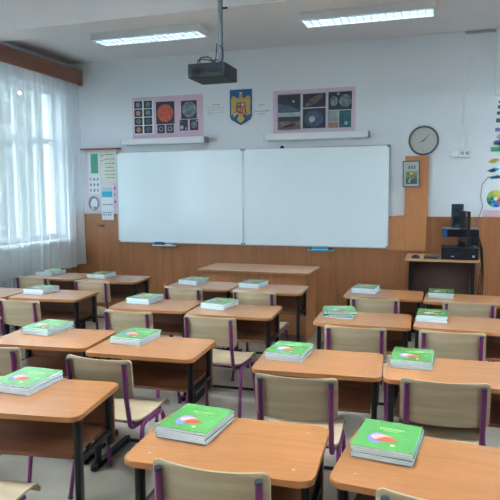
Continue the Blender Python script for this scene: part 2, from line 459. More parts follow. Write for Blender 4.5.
for i, (x, m, lb) in enumerate(((-3.42, 'darkgreen', 'green whiteboard marker lying beside the blue eraser on the left tray'), (-3.41, 'ink', 'dark whiteboard marker lying behind the green one on the left tray'))):
    t = thing('marker', lb, 'marker', (x, NY - .075 + i * .028, .9265))
    bm = bmesh.new(); cyl(bm, (0, 0, 0), .009, .09, 'x', 12); obj('barrel', bm, M['white_plastic'], t, True)
    bm = bmesh.new(); cyl(bm, (.09, 0, 0), .0095, .035, 'x', 12); obj('cap', bm, M[m], t, True)

# white lamp bars above the boards
def bar_lamp(x0, x1, z, lab):
    t = thing('board_lamp', lab, 'lamp', (x0, NY, z))
    L_ = x1 - x0
    obj('lamp_body', BX(0, L_, -.15, -.0005, 0, .075, .004), M['white_plastic'], t)
    obj('end_cap', BX(L_, L_ + .006, -.149, -.0005, .002, .073), M['grey_plastic'], t)
    obj('end_cap', BX(-.006, 0, -.149, -.0005, .002, .073), M['grey_plastic'], t)
    obj('diffuser', BX(.02, L_ - .02, -.14, -.02, -.006, 0), M['paper'], t)
bar_lamp(-4.00, -2.82, 2.245, 'unlit white board lamp below the pink sun and moon poster')
bar_lamp(-2.03, -.784, 2.245, 'unlit white board lamp below the pink galaxy poster')

# ------------------------------------------------------------------ astronomy posters
YW = NY - .0005
def poster_base(x0, x1, z0, z1, label):
    t = thing('poster', label, 'poster', (0, 0, 0)); 
    flat('backing', rect(x0, x1, z0, z1), YW, M['pink'], t, .002); return t
Y1, Y2, Y3, Y4 = NY - .0028, NY - .0036, NY - .0044, NY - .0052
t = poster_base(-3.90, -2.887, 2.33, 2.866, 'pink poster with pictures of planets, the red sun and the moon')
def picture(x0, x1, z0, z1, discs=(), t=None, bg='night', y=Y2):
    p = flat('picture', rect(x0, x1, z0, z1), y, M[bg], t)
    for pts, m in discs: 
        flat('picture_detail', pts, y - .0008, M[m], p)
    return p
flat('caption_strip', rect(-3.885, -3.59, 2.385, 2.83), Y1, M['paper'], t)
cols = ['moon', 'moon', 'brownp', 'moon', 'moon', 'earth', 'brownp', 'earth']
for r_ in range(4):
    for c_ in range(2):
        x0 = -3.872 + c_ * .142; zt = 2.820 - r_ * .108
        picture(x0, x0 + .120, zt - .098, zt, [(ngon(x0 + .06, zt - .05, .034, n=18), cols[r_ * 2 + c_])], t)
picture(-3.551, -3.287, 2.507, 2.796, [(ngon(-3.419, 2.648, .114, n=32), 'sunred')], t)
for x0 in (-3.537, -3.408):
    picture(x0, x0 + .108, 2.390, 2.499, [(ngon(x0 + .054, 2.445, .034, n=18), 'moon'), ], t)
    flat('ring_hole', ngon(x0 + .054, 2.445, .018, n=14), Y2 - .0018, M['night'], t)
picture(-3.192, -2.974, 2.561, 2.792, [(ngon(-3.08, 2.680, .100, n=32), 'moon')], t)
picture(-3.215, -3.10, 2.413, 2.553, [(ngon(-3.185, 2.455, .026, n=16), 'galcore'), (ngon(-3.125, 2.44, .012, n=10), 'galcore'), (ngon(-3.195, 2.53, .014, n=10), 'moon')], t)
picture(-3.073, -2.955, 2.413, 2.553, [(ngon(-3.015, 2.48, .040, n=18), 'moon'), (ngon(-2.972, 2.53, .013, n=10), 'galcore')], t)
t = poster_base(-1.958, -.950, 2.31, 2.848, 'pink poster with six pictures of galaxies, nebulae and planets')
flat('mount_sheet', rect(-1.905, -1.605, 2.365, 2.808), Y1, M['haze'], t)
flat('mount_sheet', rect(-1.594, -1.294, 2.365, 2.808), Y1, M['paleink'], t)
flat('mount_sheet', rect(-1.285, -.985, 2.365, 2.808), Y1, M['paleink'], t)
arc = [(-1.895, 2.585)] + [(-1.617, 2.585)] + [(-1.895 + .278 * (1 - u), 2.60 + .09 * math.sin(u * 1.55)) for u in [i / 8 for i in range(9)]]
picture(-1.895, -1.617, 2.582, 2.795, [(arc, 'earth'), (ngon(-1.70, 2.712, .014, n=10), 'galcore')], t)
picture(-1.895, -1.617, 2.379, 2.530, [(rect(-1.895, -1.617, 2.379, 2.475), 'neb'), ([(-1.84, 2.39), (-1.64, 2.44), (-1.66, 2.452), (-1.84, 2.41)], 'galcore')], t)
picture(-1.584, -1.305, 2.63, 2.793, [([(a * math.cos(.5) - b * math.sin(.5) - 1.444, a * math.sin(.5) + b * math.cos(.5) + 2.712) for a, b in ngon(0, 0, .12, .038, 24)], 'neb'), ([(a * math.cos(.5) - b * math.sin(.5) - 1.444, a * math.sin(.5) + b * math.cos(.5) + 2.712) for a, b in ngon(0, 0, .04, .016, 16)], 'brownp')], t)
p = picture(-1.584, -1.305, 2.382, 2.618, [(ngon(-1.45, 2.495, .115, .10, 28), 'gal')], t)
flat('galaxy_core', ngon(-1.47, 2.49, .038, .038, 18), Y2 - .0018, M['galcore'], p)
picture(-1.273, -.993, 2.588, 2.798, [(ngon(-1.07, 2.69, .073, n=24), 'moon'), (ngon(-1.205, 2.69, .045, .06, n=20), 'moon'), (ngon(-1.155, 2.775, .016, n=10), 'galcore')], t)
picture(-1.278, -1.152, 2.378, 2.578, [(rect(-1.278, -1.152, 2.378, 2.44), 'brownp'), (rect(-1.278, -1.152, 2.44, 2.46), 'galcore')], t, 'haze')
picture(-1.142, -1.0, 2.378, 2.578, [(ngon(-1.06, 2.43, .022, n=14), 'galcore')], t, 'teal')

# ------------------------------------------------------------------ coat of arms
t = thing('coat_of_arms', 'blue shield plaque with a golden eagle on the front wall', 'coat of arms')
CX = -2.376
pts = [(CX - .145, 2.892), (CX - .145, 2.565), (CX - .125, 2.522), (CX - .05, 2.478), (CX, 2.452), (CX + .05, 2.478), (CX + .125, 2.522), (CX + .145, 2.565), (CX + .145, 2.892)]
flat('shield', pts, YW, M['arms_blue'], t, .008)
ya = NY - .009
for s in (-1, 1):
    w = [(.035, 2.79), (.06, 2.785), (.075, 2.805), (.10, 2.812), (.122, 2.795), (.127, 2.75), (.124, 2.66), (.128, 2.59), (.118, 2.575), (.108, 2.60), (.10, 2.57), (.088, 2.585), (.080, 2.62), (.070, 2.61), (.066, 2.70), (.05, 2.745), (.03, 2.755)]
    flat('wing', [(CX + s * a, b) for a, b in w], ya, M['gold'], t)
    flat('leg', [(CX + s * a, b) for a, b in [(.02, 2.60), (.055, 2.585), (.088, 2.565), (.092, 2.585), (.06, 2.61), (.03, 2.625)]], ya - .0008, M['gold'], t)
    flat('mace', [(CX + s * a, b) for a, b in [(.05, 2.60), (.095, 2.55), (.10, 2.556), (.056, 2.61)]], ya - .0016, M['red'] if s > 0 else M['screw'], t)
flat('eagle_body', [(CX - .03, 2.78), (CX - .06, 2.74), (CX - .055, 2.62), (CX - .02, 2.56), (CX + .02, 2.56), (CX + .055, 2.62), (CX + .06, 2.74), (CX + .03, 2.78)], ya, M['gold'], t)
flat('eagle_head', [(CX - .018, 2.775), (CX - .02, 2.815), (CX - .008, 2.838), (CX + .012, 2.838), (CX + .024, 2.82), (CX + .020, 2.775)], ya - .0008, M['gold'], t)
flat('beak', [(CX - .018, 2.822), (CX - .036, 2.812), (CX - .018, 2.808)], ya - .0016, M['red'], t)
flat('crown', [(CX - .014, 2.838), (CX - .02, 2.858), (CX - .006, 2.85), (CX + .002, 2.864), (CX + .01, 2.85), (CX + .022, 2.858), (CX + .016, 2.838)], ya - .0016, M['screw'], t)
flat('tail', [(CX - .022, 2.575), (CX - .052, 2.53), (CX - .03, 2.50), (CX, 2.482), (CX + .03, 2.50), (CX + .052, 2.53), (CX + .022, 2.575)], ya - .0016, M['gold'], t)
sh = flat('small_shield', [(CX - .052, 2.735), (CX - .052, 2.63), (CX - .035, 2.60), (CX, 2.588), (CX + .035, 2.60), (CX + .052, 2.63), (CX + .052, 2.735)], ya - .0016, M['red'], t)
flat('quarter', rect(CX - .048, CX - .002, 2.674, 2.731), ya - .0024, M['arms_blue'], sh)
flat('quarter', rect(CX + .002, CX + .048, 2.618, 2.670), ya - .0024, M['gold'], sh)
flat('quarter', rect(CX - .048, CX - .002, 2.618, 2.670), ya - .0024, M['red'], sh)
flat('quarter', rect(CX + .004, CX + .046, 2.676, 2.730), ya - .0024, M['red'], sh)
for cx_, cz_, m_ in ((CX - .025, 2.703, 'gold'), (CX + .025, 2.703, 'screw'), (CX - .025, 2.645, 'gold'), (CX + .025, 2.645, 'red')):
    flat('charge', ngon(cx_, cz_, .014, .018, 8), ya - .0032, M[m_], sh)

# faint printed lines each side of the arms (illegible)
def squiggle_lines(t, x0, x1, lines, y, m, seed, h=.012, lo=.02, hi=.05, gap=.008):
    rnd = random.Random(seed)
    for z, a, b in lines:
        bm = bmesh.new(); x = x0 + (x1 - x0) * a; xe = x0 + (x1 - x0) * b
        while x < xe:
            w = min(rnd.uniform(lo, hi), xe - x)
            if w > .004: prism(bm, rect(x, x + w, z - h / 2 * rnd.uniform(.6, 1), z + h / 2 * rnd.uniform(.6, 1)), y - .0005, y, 'y')
            x += w + gap
        obj('printed_line', bm, m, t)
t = thing('paper_lettering', 'faint grey lines of lettering on the wall left of the coat of arms', 'lettering')
squiggle_lines(t, -2.83, -2.60, [(2.72, .3, .75)], YW, M['greyink'], 1)
squiggle_lines(t, -2.83, -2.60, [(2.685, 0, 1), (2.655, 0, 1), (2.625, 0, .95), (2.598, .02, .3)], YW, M['paleink'], 1)
t = thing('paper_lettering', 'faint grey lines of lettering on the wall right of the coat of arms', 'lettering')
squiggle_lines(t, -2.20, -2.0, [(2.69, .3, .65), (2.615, 0, 1), (2.58, .2, .75)], YW, M['greyink'], 2, .010)

# ------------------------------------------------------------------ display panel left of the boards
t = thing('display_panel', 'pink notice panel with a wooden ledge left of the whiteboards', 'notice board')
DS = lambda o: (setattr(o, 'scale', (.925, 1, 1)), setattr(o, 'location', (-4.14 * .075, 0, 0)))
DS(t)
obj('panel', BX(-4.68, -4.142, NY - .030, NY - .019, 1.345, 2.195), M['palepink'], t)
obj('ledge', BX(-4.70, -4.075, NY - .11, NY - .0005, 2.196, 2.216, .003), M['pelmet'], t)
YD = NY - .0306
def sheet(name, label, pts, m, y, cat='paper sheet', th=.001):
    t = thing(name, label, cat); DS(t); flat('sheet', pts, y, M[m], t, th); return t
y1 = YD - .0005; y2 = y1 - .002; y3 = y2 - .0012
t = sheet('notice_sheet', 'plain green card at the top left of the pink notice panel', rect(-4.575, -4.452, 1.88, 2.145), 'greencard', y2)
t = sheet('notice_sheet', 'white backing sheet down the left side of the pink notice panel', rect(-4.62, -4.43, 1.60, 2.175), 'paper', y1)
for i in range(3):
    for j in range(3):
        flat('small_figure', ngon(-4.585 + i * .06, 1.80 - j * .075, .018, .024, 6, i + j), y1 - .0012, M['greyink' if (i + j) % 2 else 'haze'], t)
t = sheet('notice_sheet', 'cream sheet of listed text at the top right of the notice panel', rect(-4.415, -4.15, 1.775, 2.17), 'cream', y1)
squiggle_lines(t, -4.34, -4.165, [(2.13, .05, .8), (2.07, 0, 1), (2.01, 0, 1), (1.96, .1, .9), (1.91, 0, .95), (1.86, 0, 1), (1.82, .1, 1)], y1 - .0012, M['greyink'], 5, .014)
squiggle_lines(t, -4.40, -4.36, [(2.12, 0, 1), (2.05, 0, 1)], y1 - .0012, M['greyink'], 6, .02)
t = sheet('paper_emblem', 'round grey and white emblem at the bottom left of the notice panel', ngon(-4.54, 1.47, .095, .10, 24), 'greyink', y2)
flat('emblem_centre', [(-4.60, 1.46), (-4.57, 1.53), (-4.51, 1.54), (-4.475, 1.49), (-4.49, 1.42), (-4.54, 1.43), (-4.57, 1.40)], y2 - .0012, M['paper'], t)
flat('emblem_fleck', ngon(-4.56, 1.40, .03, .02, 8), y2 - .002, M['paleink'], t)
t = sheet('wall_calendar', 'hanging white calendar with a bright blue band on the notice panel', rect(-4.41, -4.21, 1.245, 1.705), 'paper', y3, 'calendar', .002)
flat('pale_picture', rect(-4.40, -4.22, 1.64, 1.695), y3 - .0022, M['bluesoft'], t)
flat('blue_band', rect(-4.40, -4.222, 1.555, 1.635), y3 - .0022, M['bluecard'], t)
squiggle_lines(t, -4.39, -4.225, [(1.455, 0, 1)], y3 - .0022, M['greyink'], 7, .022, .02, .035, .006)
squiggle_lines(t, -4.385, -4.235, [(1.345, 0, 1), (1.315, 0, 1)], y3 - .0022, M['greyink'], 8, .026, .02, .035, .014)
t = sheet('pink_note', 'small pink notes at the right edge of the notice panel', rect(-4.205, -4.15, 1.40, 1.74), 'pink', y2, 'note')
flat('note_mark', rect(-4.195, -4.165, 1.66, 1.69), y2 - .0012, M['magenta'], t); flat('note_mark', rect(-4.195, -4.16, 1.48, 1.51), y2 - .0012, M['magenta'], t)
flat('note_mark', [(-4.20, 1.605), (-4.17, 1.575), (-4.165, 1.585), (-4.19, 1.61)], y2 - .0012, M['ink'], t)
t = thing('wall_hook', 'small metal coat hook on the wood panel below the white calendar', 'hook', (-4.405, NY - .019, 1.165))
obj('plate', BX(-.045, .045, -.006, -.0005, -.012, .012, .002), M['hookm'], t)
bm = bmesh.new()
for s in (-1, 1): tube(bm, fillet([(s * .02, -.006, 0), (s * .025, -.05, -.02), (s * .03, -.06, .02)], .02), .004)
obj('hook', bm, M['hookm'], t, True)

# ------------------------------------------------------------------ plank, clock, frame, socket
bm = bmesh.new(); prism(bm, [(-.555, .925), (-.115, .925), (-.115, 1.335), (-.44, 1.335), (-.50, 1.325), (-.555, 1.275)], NY - .040, NY - .019, 'y', bev=.002)
t = thing('wooden_wall_board', 'L-shaped light brown wooden board beside the right whiteboard', 'wooden board')
obj('wide_panel', bm, M['plank'], t)
obj('upright_panel', BX(-.365, -.105, NY - .040, NY - .0195, 1.3365, 2.02, .002), M['plank'], t)
for x_, z_ in ((-.20, 1.52), (-.50, .99), (-.24, 1.00), (-.20, 1.95), (-.49, 1.08)):
    bm = bmesh.new(); cyl(bm, (x_, NY - .0425, z_), .010, .0025, 'y', 12); obj('bolt', bm, M['steel'], t)
t = thing('wall_clock', 'round wall clock with a dark rim above the wooden board', 'clock', (-.170, NY - .001, 2.195))
bm = bmesh.new(); n = 40; prof = [(.145, -.001), (.166, -.001), (.168, -.02), (.160, -.038), (.150, -.040), (.146, -.022)]
rings = [[bm.verts.new((r_ * math.cos(2 * PI * k / n), y_, r_ * math.sin(2 * PI * k / n))) for k in range(n)] for r_, y_ in prof]
for a, b in zip(rings, rings[1:] + rings[:1]):
    for k in range(n): bm.faces.new((a[k], a[(k + 1) % n], b[(k + 1) % n], b[k]))
obj('rim', bm, M['clockrim'], t, True)
bm = bmesh.new(); cyl(bm, (0, -.020, 0), .146, .018, 'y', 40); obj('clock_face', bm, M['clockface'], t)
def hand(name, deg, l, w, y, tail=.02):
    a = R(90 - deg); d = Vector((math.cos(a), math.sin(a))); p = Vector((-d.y, d.x))
    pts = [tuple(-d * tail + p * w), tuple(-d * tail - p * w), tuple(d * l - p * w * .4), tuple(d * l + p * w * .4)]
    flat(name, pts, y, M['ink'], t, .001)
hand('minute_hand', 43, .105, .0045, -.0225); hand('hour_hand', 243, .055, .006, -.021)
bm = bmesh.new(); cyl(bm, (0, -.026, 0), .008, .005, 'y', 12); obj('hub', bm, M['ink'], t)
def text_mesh(s, size, m, parent, loc, rot=(PI / 2, 0, 0), name='numeral', ext=.0004):
    cu = bpy.data.curves.new('tmp', 'FONT'); cu.body = s; cu.size = size; cu.align_x = 'CENTER'; cu.align_y = 'CENTER'; cu.extrude = ext
    o = bpy.data.objects.new('tmp', cu); C.objects.link(o); bpy.context.view_layer.update()
    dg = bpy.context.evaluated_depsgraph_get(); me = bpy.data.meshes.new_from_object(o.evaluated_get(dg)); me.name = name
    bpy.data.objects.remove(o); me.materials.clear(); me.materials.append(m)
    q = bpy.data.objects.new(name, me); C.objects.link(q); q.parent = parent; q.location = loc; q.rotation_euler = rot
    return q
for k in range(1, 13):
    a = R(90 - 30 * k); text_mesh(str(k), .030, M['greyink'], t, (.118 * math.cos(a), -.0208, .118 * math.sin(a)))

t = thing('picture_frame', 'small dark-framed picture hanging on the upright of the wooden board', 'picture frame', (-.297, NY - .041, 1.815), 0)
t.rotation_euler = (0, R(-1.0), 0)
bm = bmesh.new(); a, b, w, h_ = .0, .025, .094, .150
box(bm, -w, w, -.026, -.001, -h_, -h_ + .012, .001); box(bm, -w, w, -.026, -.001, h_ - .012, h_, .001)
box(bm, -w, -w + .010, -.026, -.001, -h_ + .012, h_ - .012); box(bm, w - .010, w, -.026, -.001, -h_ + .012, h_ - .012)
obj('frame', bm, M['frame'], t)
obj('mount', BX(-w + .010, w - .010, -.016, -.001, -h_ + .012, h_ - .012), M['framepaper'], t)
y = -.0162
for i in range(3): flat('dark_glyph', [(-.032 + i * .03, .055), (-.018 + i * .03, .058), (-.014 + i * .03, .098), (-.03 + i * .03, .09)], y, M['ink'], t)
flat('picture', rect(-.06, .068, -.115, .03), y, M['leafprint'], t)
flat('picture_detail', [(-.06, -.115), (.068, -.115), (.068, -.06), (.03, -.045), (.0, -.075), (-.02, -.05), (-.06, -.055)], y - .0008, M['darkleaf'], t)
flat('picture_detail', ngon(.0, .005, .018, .02, 10), y - .0008, M['yellow'], t)
flat('picture_detail', [(-.03, -.10), (-.012, -.10), (-.008, -.05), (-.026, -.055)], y - .0016, M['framepaper'], t)

t = thing('wall_socket', 'white surface-mounted double socket box to the right of the clock', 'socket', (.12, NY, 1.99))
obj('socket_box', BX(0, .10, -.05, -.0005, .01, .085, .005), M['white_plastic'], t)
obj('socket_plate', BX(.10, .215, -.06, -.0005, 0, .092, .006), M['white_plastic'], t)
for i in (0, 1):
    bm = bmesh.new(); cyl(bm, (.13 + i * .052, -.0615, .048), .020, .0015, 'y', 18); s_ = obj('outlet', bm, M['grey_plastic'], t)
t = thing('cable_trunking', 'white cable conduit running from the socket up towards the ceiling', 'cable conduit')
bm = bmesh.new(); box(bm, .245, .272, NY - .018, NY - .0005, 2.083, 3.34, .002); obj('vertical_run', bm, M['white_plastic'], t)
bm = bmesh.new(); box(bm, .245, .56, NY - .020, NY - .0005, 3.3405, 3.3695, .002); obj('horizontal_run', bm, M['grey_plastic'], t)
t = thing('cable_trunking', 'wider white cable trunking at the right edge above the posters', 'cable conduit')
obj('vertical_run', BX(.575, .66, NY - .03, NY - .0005, 2.66, CZ - .001, .003), M['white_plastic'], t)

# ------------------------------------------------------------------ right posters
t = thing('poster', 'tall white poster with small green and mauve pictures, top right', 'poster')
flat('sheet', [(.549, 2.05), (1.05, 2.05), (1.07, 2.64), (.595, 2.64)], YW, M['paper'], t, .002)
for i, (zz, hh, m_) in enumerate(((2.59, .02, 'teal'), (2.535, .035, 'teal'), (2.47, .035, 'teal'), (2.39, .045, 'teal'), (2.29, .04, 'violet'))):
    for c_ in range(2): flat('picture', rect(.61 + c_ * .22 - i * .006, .77 + c_ * .22 - i * .006, zz - hh / 2, zz + hh / 2), Y1, M[m_], t)
flat('picture', ngon(.66, 2.21, .06, .03, 16), Y1, M['haze'], t); flat('picture', ngon(.64, 2.15, .07, .028, 16), Y1, M['violet'], t)
flat('picture', ngon(.70, 2.17, .02, .04, 12), Y1, M['ink'], t); flat('picture', ngon(.62, 2.13, .05, .02, 12), Y1, M['haze'], t)
flat('green_band', rect(.549, 1.05, 2.052, 2.10), Y1, M['darkgreen'], t)
t = thing('poster', 'white poster with blue and yellow birds below the green-banded poster', 'poster')
flat('sheet', [(.522, 1.665), (1.05, 1.665), (1.05, 1.995), (.545, 1.995)], YW, M['paper'], t, .002)
for cx_, cz_, m_ in ((.575, 1.94, 'yellow'), (.60, 1.96, 'yellow'), (.60, 1.855, 'cyan'), (.57, 1.84, 'earth'), (.585, 1.765, 'cyan'), (.63, 1.77, 'earth'), (.72, 1.93, 'cyan'), (.76, 1.80, 'yellow')):
    flat('bird', [(cx_ - .055, cz_), (cx_ - .01, cz_ + .02), (cx_ + .05, cz_ + .012), (cx_ + .03, cz_ - .012), (cx_ - .01, cz_ - .018)], Y1, M[m_], t)
t = thing('poster', 'white poster with a rainbow colour wheel and pink bottom strip', 'poster')
flat('sheet', [(.495, 1.40), (1.05, 1.40), (1.05, 1.66), (.510, 1.66)], YW, M['paper'], t, .002)
flat('pink_strip', rect(.490, 1.05, 1.327, 1.40), YW, M['pink'], t, .002)
wc = ['yellow', 'orange', 'red', 'magenta', 'violet', 'blue', 'cyan', 'teal', 'darkgreen', 'lime', 'lime', 'yellow']
for k in range(12):
    a0, a1 = R(80 - 30 * k), R(80 - 30 * (k + 1)); cx_, cz_ = .618, 1.530
    for r0, r1, mm in ((.055, .098, wc[k]), (.022, .055, wc[(k + 11) % 12])):
        flat('wheel_segment', [(cx_ + r0 * math.cos(a0), cz_ + r0 * math.sin(a0)), (cx_ + r1 * math.cos(a0), cz_ + r1 * math.sin(a0)), (cx_ + r1 * math.cos(a1), cz_ + r1 * math.sin(a1)), (cx_ + r0 * math.cos(a1), cz_ + r0 * math.sin(a1))], Y1, M[mm], t)
bm = bmesh.new(); tube(bm, fillet([(.537, NY - .01, 1.78), (.47, NY - .012, 1.69), (.46, NY - .012, 1.55), (.485, NY - .012, 1.45), (.455, NY - .012, 1.34), (.43, NY - .03, 1.20), (.42, NY - .03, .93), (.455, NY - .05, .60), (.43, NY - .03, .25)], .08), .004, n=8)
tag(obj('hanging_cable', bm, M['greyink'], None, True), 'thin grey cable hanging on the wall beside the colour wheel poster', 'cable')

# ------------------------------------------------------------------ computer desk
t = thing('computer_desk', 'dark computer table with a light brown top against the front wall', 'desk', (0, 0, 0))
obj('desktop', BX(-.315, .435, 6.40, 7.0, .878, .90, .003), M['teacher_top'], t)
obj('modesty_panel', BX(-.255, .375, 6.62, 6.64, .12, .877), M['wood_floorless'], t)
for x0 in (-.275, .345):
    for y0 in (6.42, 6.93): obj('leg', BX(x0, x0 + .04, y0, y0 + .04, .0, .877), M['black'], t)
    obj('side_panel', BX(x0 + .008, x0 + .030, 6.46, 6.93, .10, .877), M['wood_floorless'], t)
obj('crossbar', BX(-.235, .345, 6.42, 6.445, .10, .14), M['black'], t)
t = thing('computer_case', 'black horizontal computer case lying flat on the computer table', 'computer', (.05, 6.44, .901))
obj('case_body', BX(0, .37, 0, .36, 0, .125, .004), M['pc'], t); obj('drive_slot', BX(.06, .20, -.002, 0, .055, .075), M['pc2'], t)
obj('power_button', BX(.31, .33, -.003, 0, .03, .05), M['screw'], t); obj('emblem', BX(.10, .13, -.0025, 0, .03, .042), M['grey_plastic'], t)
t = thing('monitor', 'flat black monitor seen almost edge-on on the computer case', 'monitor', (.27, 6.62, 1.027), R(-80))
obj('screen_shell', BX(-.19, .19, -.0, .028, .04, .38, .006), M['pc'], t); obj('screen', BX(-.178, .178, -.002, 0, .052, .368), M['screen'], t)
bm = bmesh.new(); box(bm, -.03, .03, .03, .05, .004, .25, .003); obj('stand_neck', bm, M['pc'], t); obj('stand_base', BX(-.09, .09, -.05, .09, 0, .012, .004), M['pc2'], t)
t = thing('printer', 'low black printer with a blue-grey lid behind the monitor', 'printer', (.06, 6.82, .901))
obj('pedestal', BX(.17, .38, .0, .17, 0, .21), M['pc'], t); obj('printer_body', BX(0, .38, -.0, .18, .21, .295, .005), M['pc'], t)
obj('lid', BX(.0, .38, -.0, .18, .296, .312, .004), M['steel'], t); obj('blue_side_label', BX(.004, .05, -.003, -.0005, .215, .285), M['blue'], t)
t = thing('loudspeaker', 'black upright loudspeaker standing on the printer', 'loudspeaker', (.15, 6.84, 1.2145))
obj('cabinet', BX(0, .125, 0, .13, 0, .26, .006), M['pc2'], t)
bm = bmesh.new(); cyl(bm, (.062, -.004, .09), .042, .004, 'y', 20); obj('driver', bm, M['pc'], t, True)
bm = bmesh.new(); cyl(bm, (.062, -.004, .20), .022, .004, 'y', 16); obj('tweeter', bm, M['pc'], t, True)
t = thing('computer_mouse', 'black computer mouse at the left end of the computer table', 'mouse', (-.21, 6.50, .901))
bm = bmesh.new(); bmesh.ops.create_uvsphere(bm, u_segments=16, v_segments=10, radius=1)
for v in bm.verts: v.co = Vector((v.co.x * .045, v.co.y * .032, max(v.co.z, -.15) * .034 + .0052))
obj('shell', bm, M['pc'], t, True)
bm = bmesh.new(); cyl(bm, (-.004, -.003, .0335), .008, .006, 'y', 12); obj('scroll_wheel', bm, M['grey_plastic'], t, True)
t = thing('network_router', 'flat dark box beside the mouse on the computer table', 'router', (-.125, 6.47, .901))
obj('body', BX(0, .16, 0, .15, 0, .022, .006), M['pc2'], t); obj('indicator_strip', BX(.14, .158, -.0015, 0, .006, .016), M['cyan'], t)
t = thing('cable_bundle', 'dark tangle of cables hanging behind the right end of the computer table', 'cables')
for i in range(4):
    bm = bmesh.new(); x_ = .435 + i * .008
    tube(bm, fillet([(x_ - .02, 6.93, 1.08 + i * .02), (x_ + .03, 6.94, .98), (x_ + .05, 6.96, .80 - i * .04), (x_ + .02 + i * .01, 6.99, .50), (x_ + .04, 7.01, .25 - i * .03)], .05), .0045, n=8)
    obj('cable', bm, M['black'], t, True)

# ------------------------------------------------------------------ teacher desk
t = thing('teacher_desk', 'wide wooden teacher desk standing crosswise before the whiteboards', 'desk', (-1.91, 6.0, 0))
bm = bmesh.new(); prism(bm, rrect(-.64, .64, 0, .62, .02, 3), .738, .760, 'z', 0, 1, .002); obj('desktop', bm, [M['teacher_top'], M['desk_edge']], t)
for x0 in (-.60, .575): obj('side_panel', BX(x0, x0 + .025, .04, .58, .0, .737), M['dado'], t)
obj('modesty_panel', BX(-.574, .574, .045, .065, .08, .736), M['dado'], t)
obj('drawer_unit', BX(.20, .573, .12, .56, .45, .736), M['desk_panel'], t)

# ------------------------------------------------------------------ pupil desk prototype (near edge centre at origin, +y towards the board)
DW, DD, DZ = .660, .455, .714
def make_desk():
    t = thing('student_desk', '', 'desk')
    bm = bmesh.new(); prism(bm, rrect(-DW / 2, DW / 2, 0, DD, .042, 7), DZ - .022, DZ, 'z', 0, 1, .003)
    obj('desktop', bm, [M['desk_top'], M['desk_edge']], t)
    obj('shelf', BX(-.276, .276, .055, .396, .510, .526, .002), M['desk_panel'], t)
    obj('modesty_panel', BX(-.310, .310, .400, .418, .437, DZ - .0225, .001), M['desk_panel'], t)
    for s in (-1, 1):
        x = s * .294
        bm = bmesh.new(); prism(bm, rrect(x - .014, x + .014, .052, .100, .012, 4), .034, DZ - .0225); obj('leg', bm, M['black'], t, True)
        bm = bmesh.new(); prism(bm, rrect(x - .014, x + .014, .374, .397, .008, 4), .437, DZ - .0225); obj('rear_post', bm, M['black'], t, True)
        bm = bmesh.new(); box(bm, x - .010, x + .010, .100, .374, .489, .509); obj('side_rail', bm, M['black'], t)
        bm = bmesh.new(); prism(bm, rrect(x - .018, x + .018, .0, .47, .017, 5), .006, .034, 'z', 0, None, .004); f = obj('foot', bm, M['black'], t, True)
        for yy in (.03, .44): obj('glide', BX(x - .014, x + .014, yy - .014, yy + .014, 0, .006), M['cap'], f)
    bm = bmesh.new(); tube(bm, [(-.276, .41, .030), (.276, .41, .030)], .011); obj('crossbar', bm, M['black'], t, True)
    for sx, sy in ((-1, .075), (1, .075), (1, .375), (-1, .375)):
        bm = bmesh.new(); cyl(bm, (sx * .255, sy, DZ - .0003), .005, .0010, 'z', 10); obj('screw_cap', bm, M['grey_plastic'], t)
    return t

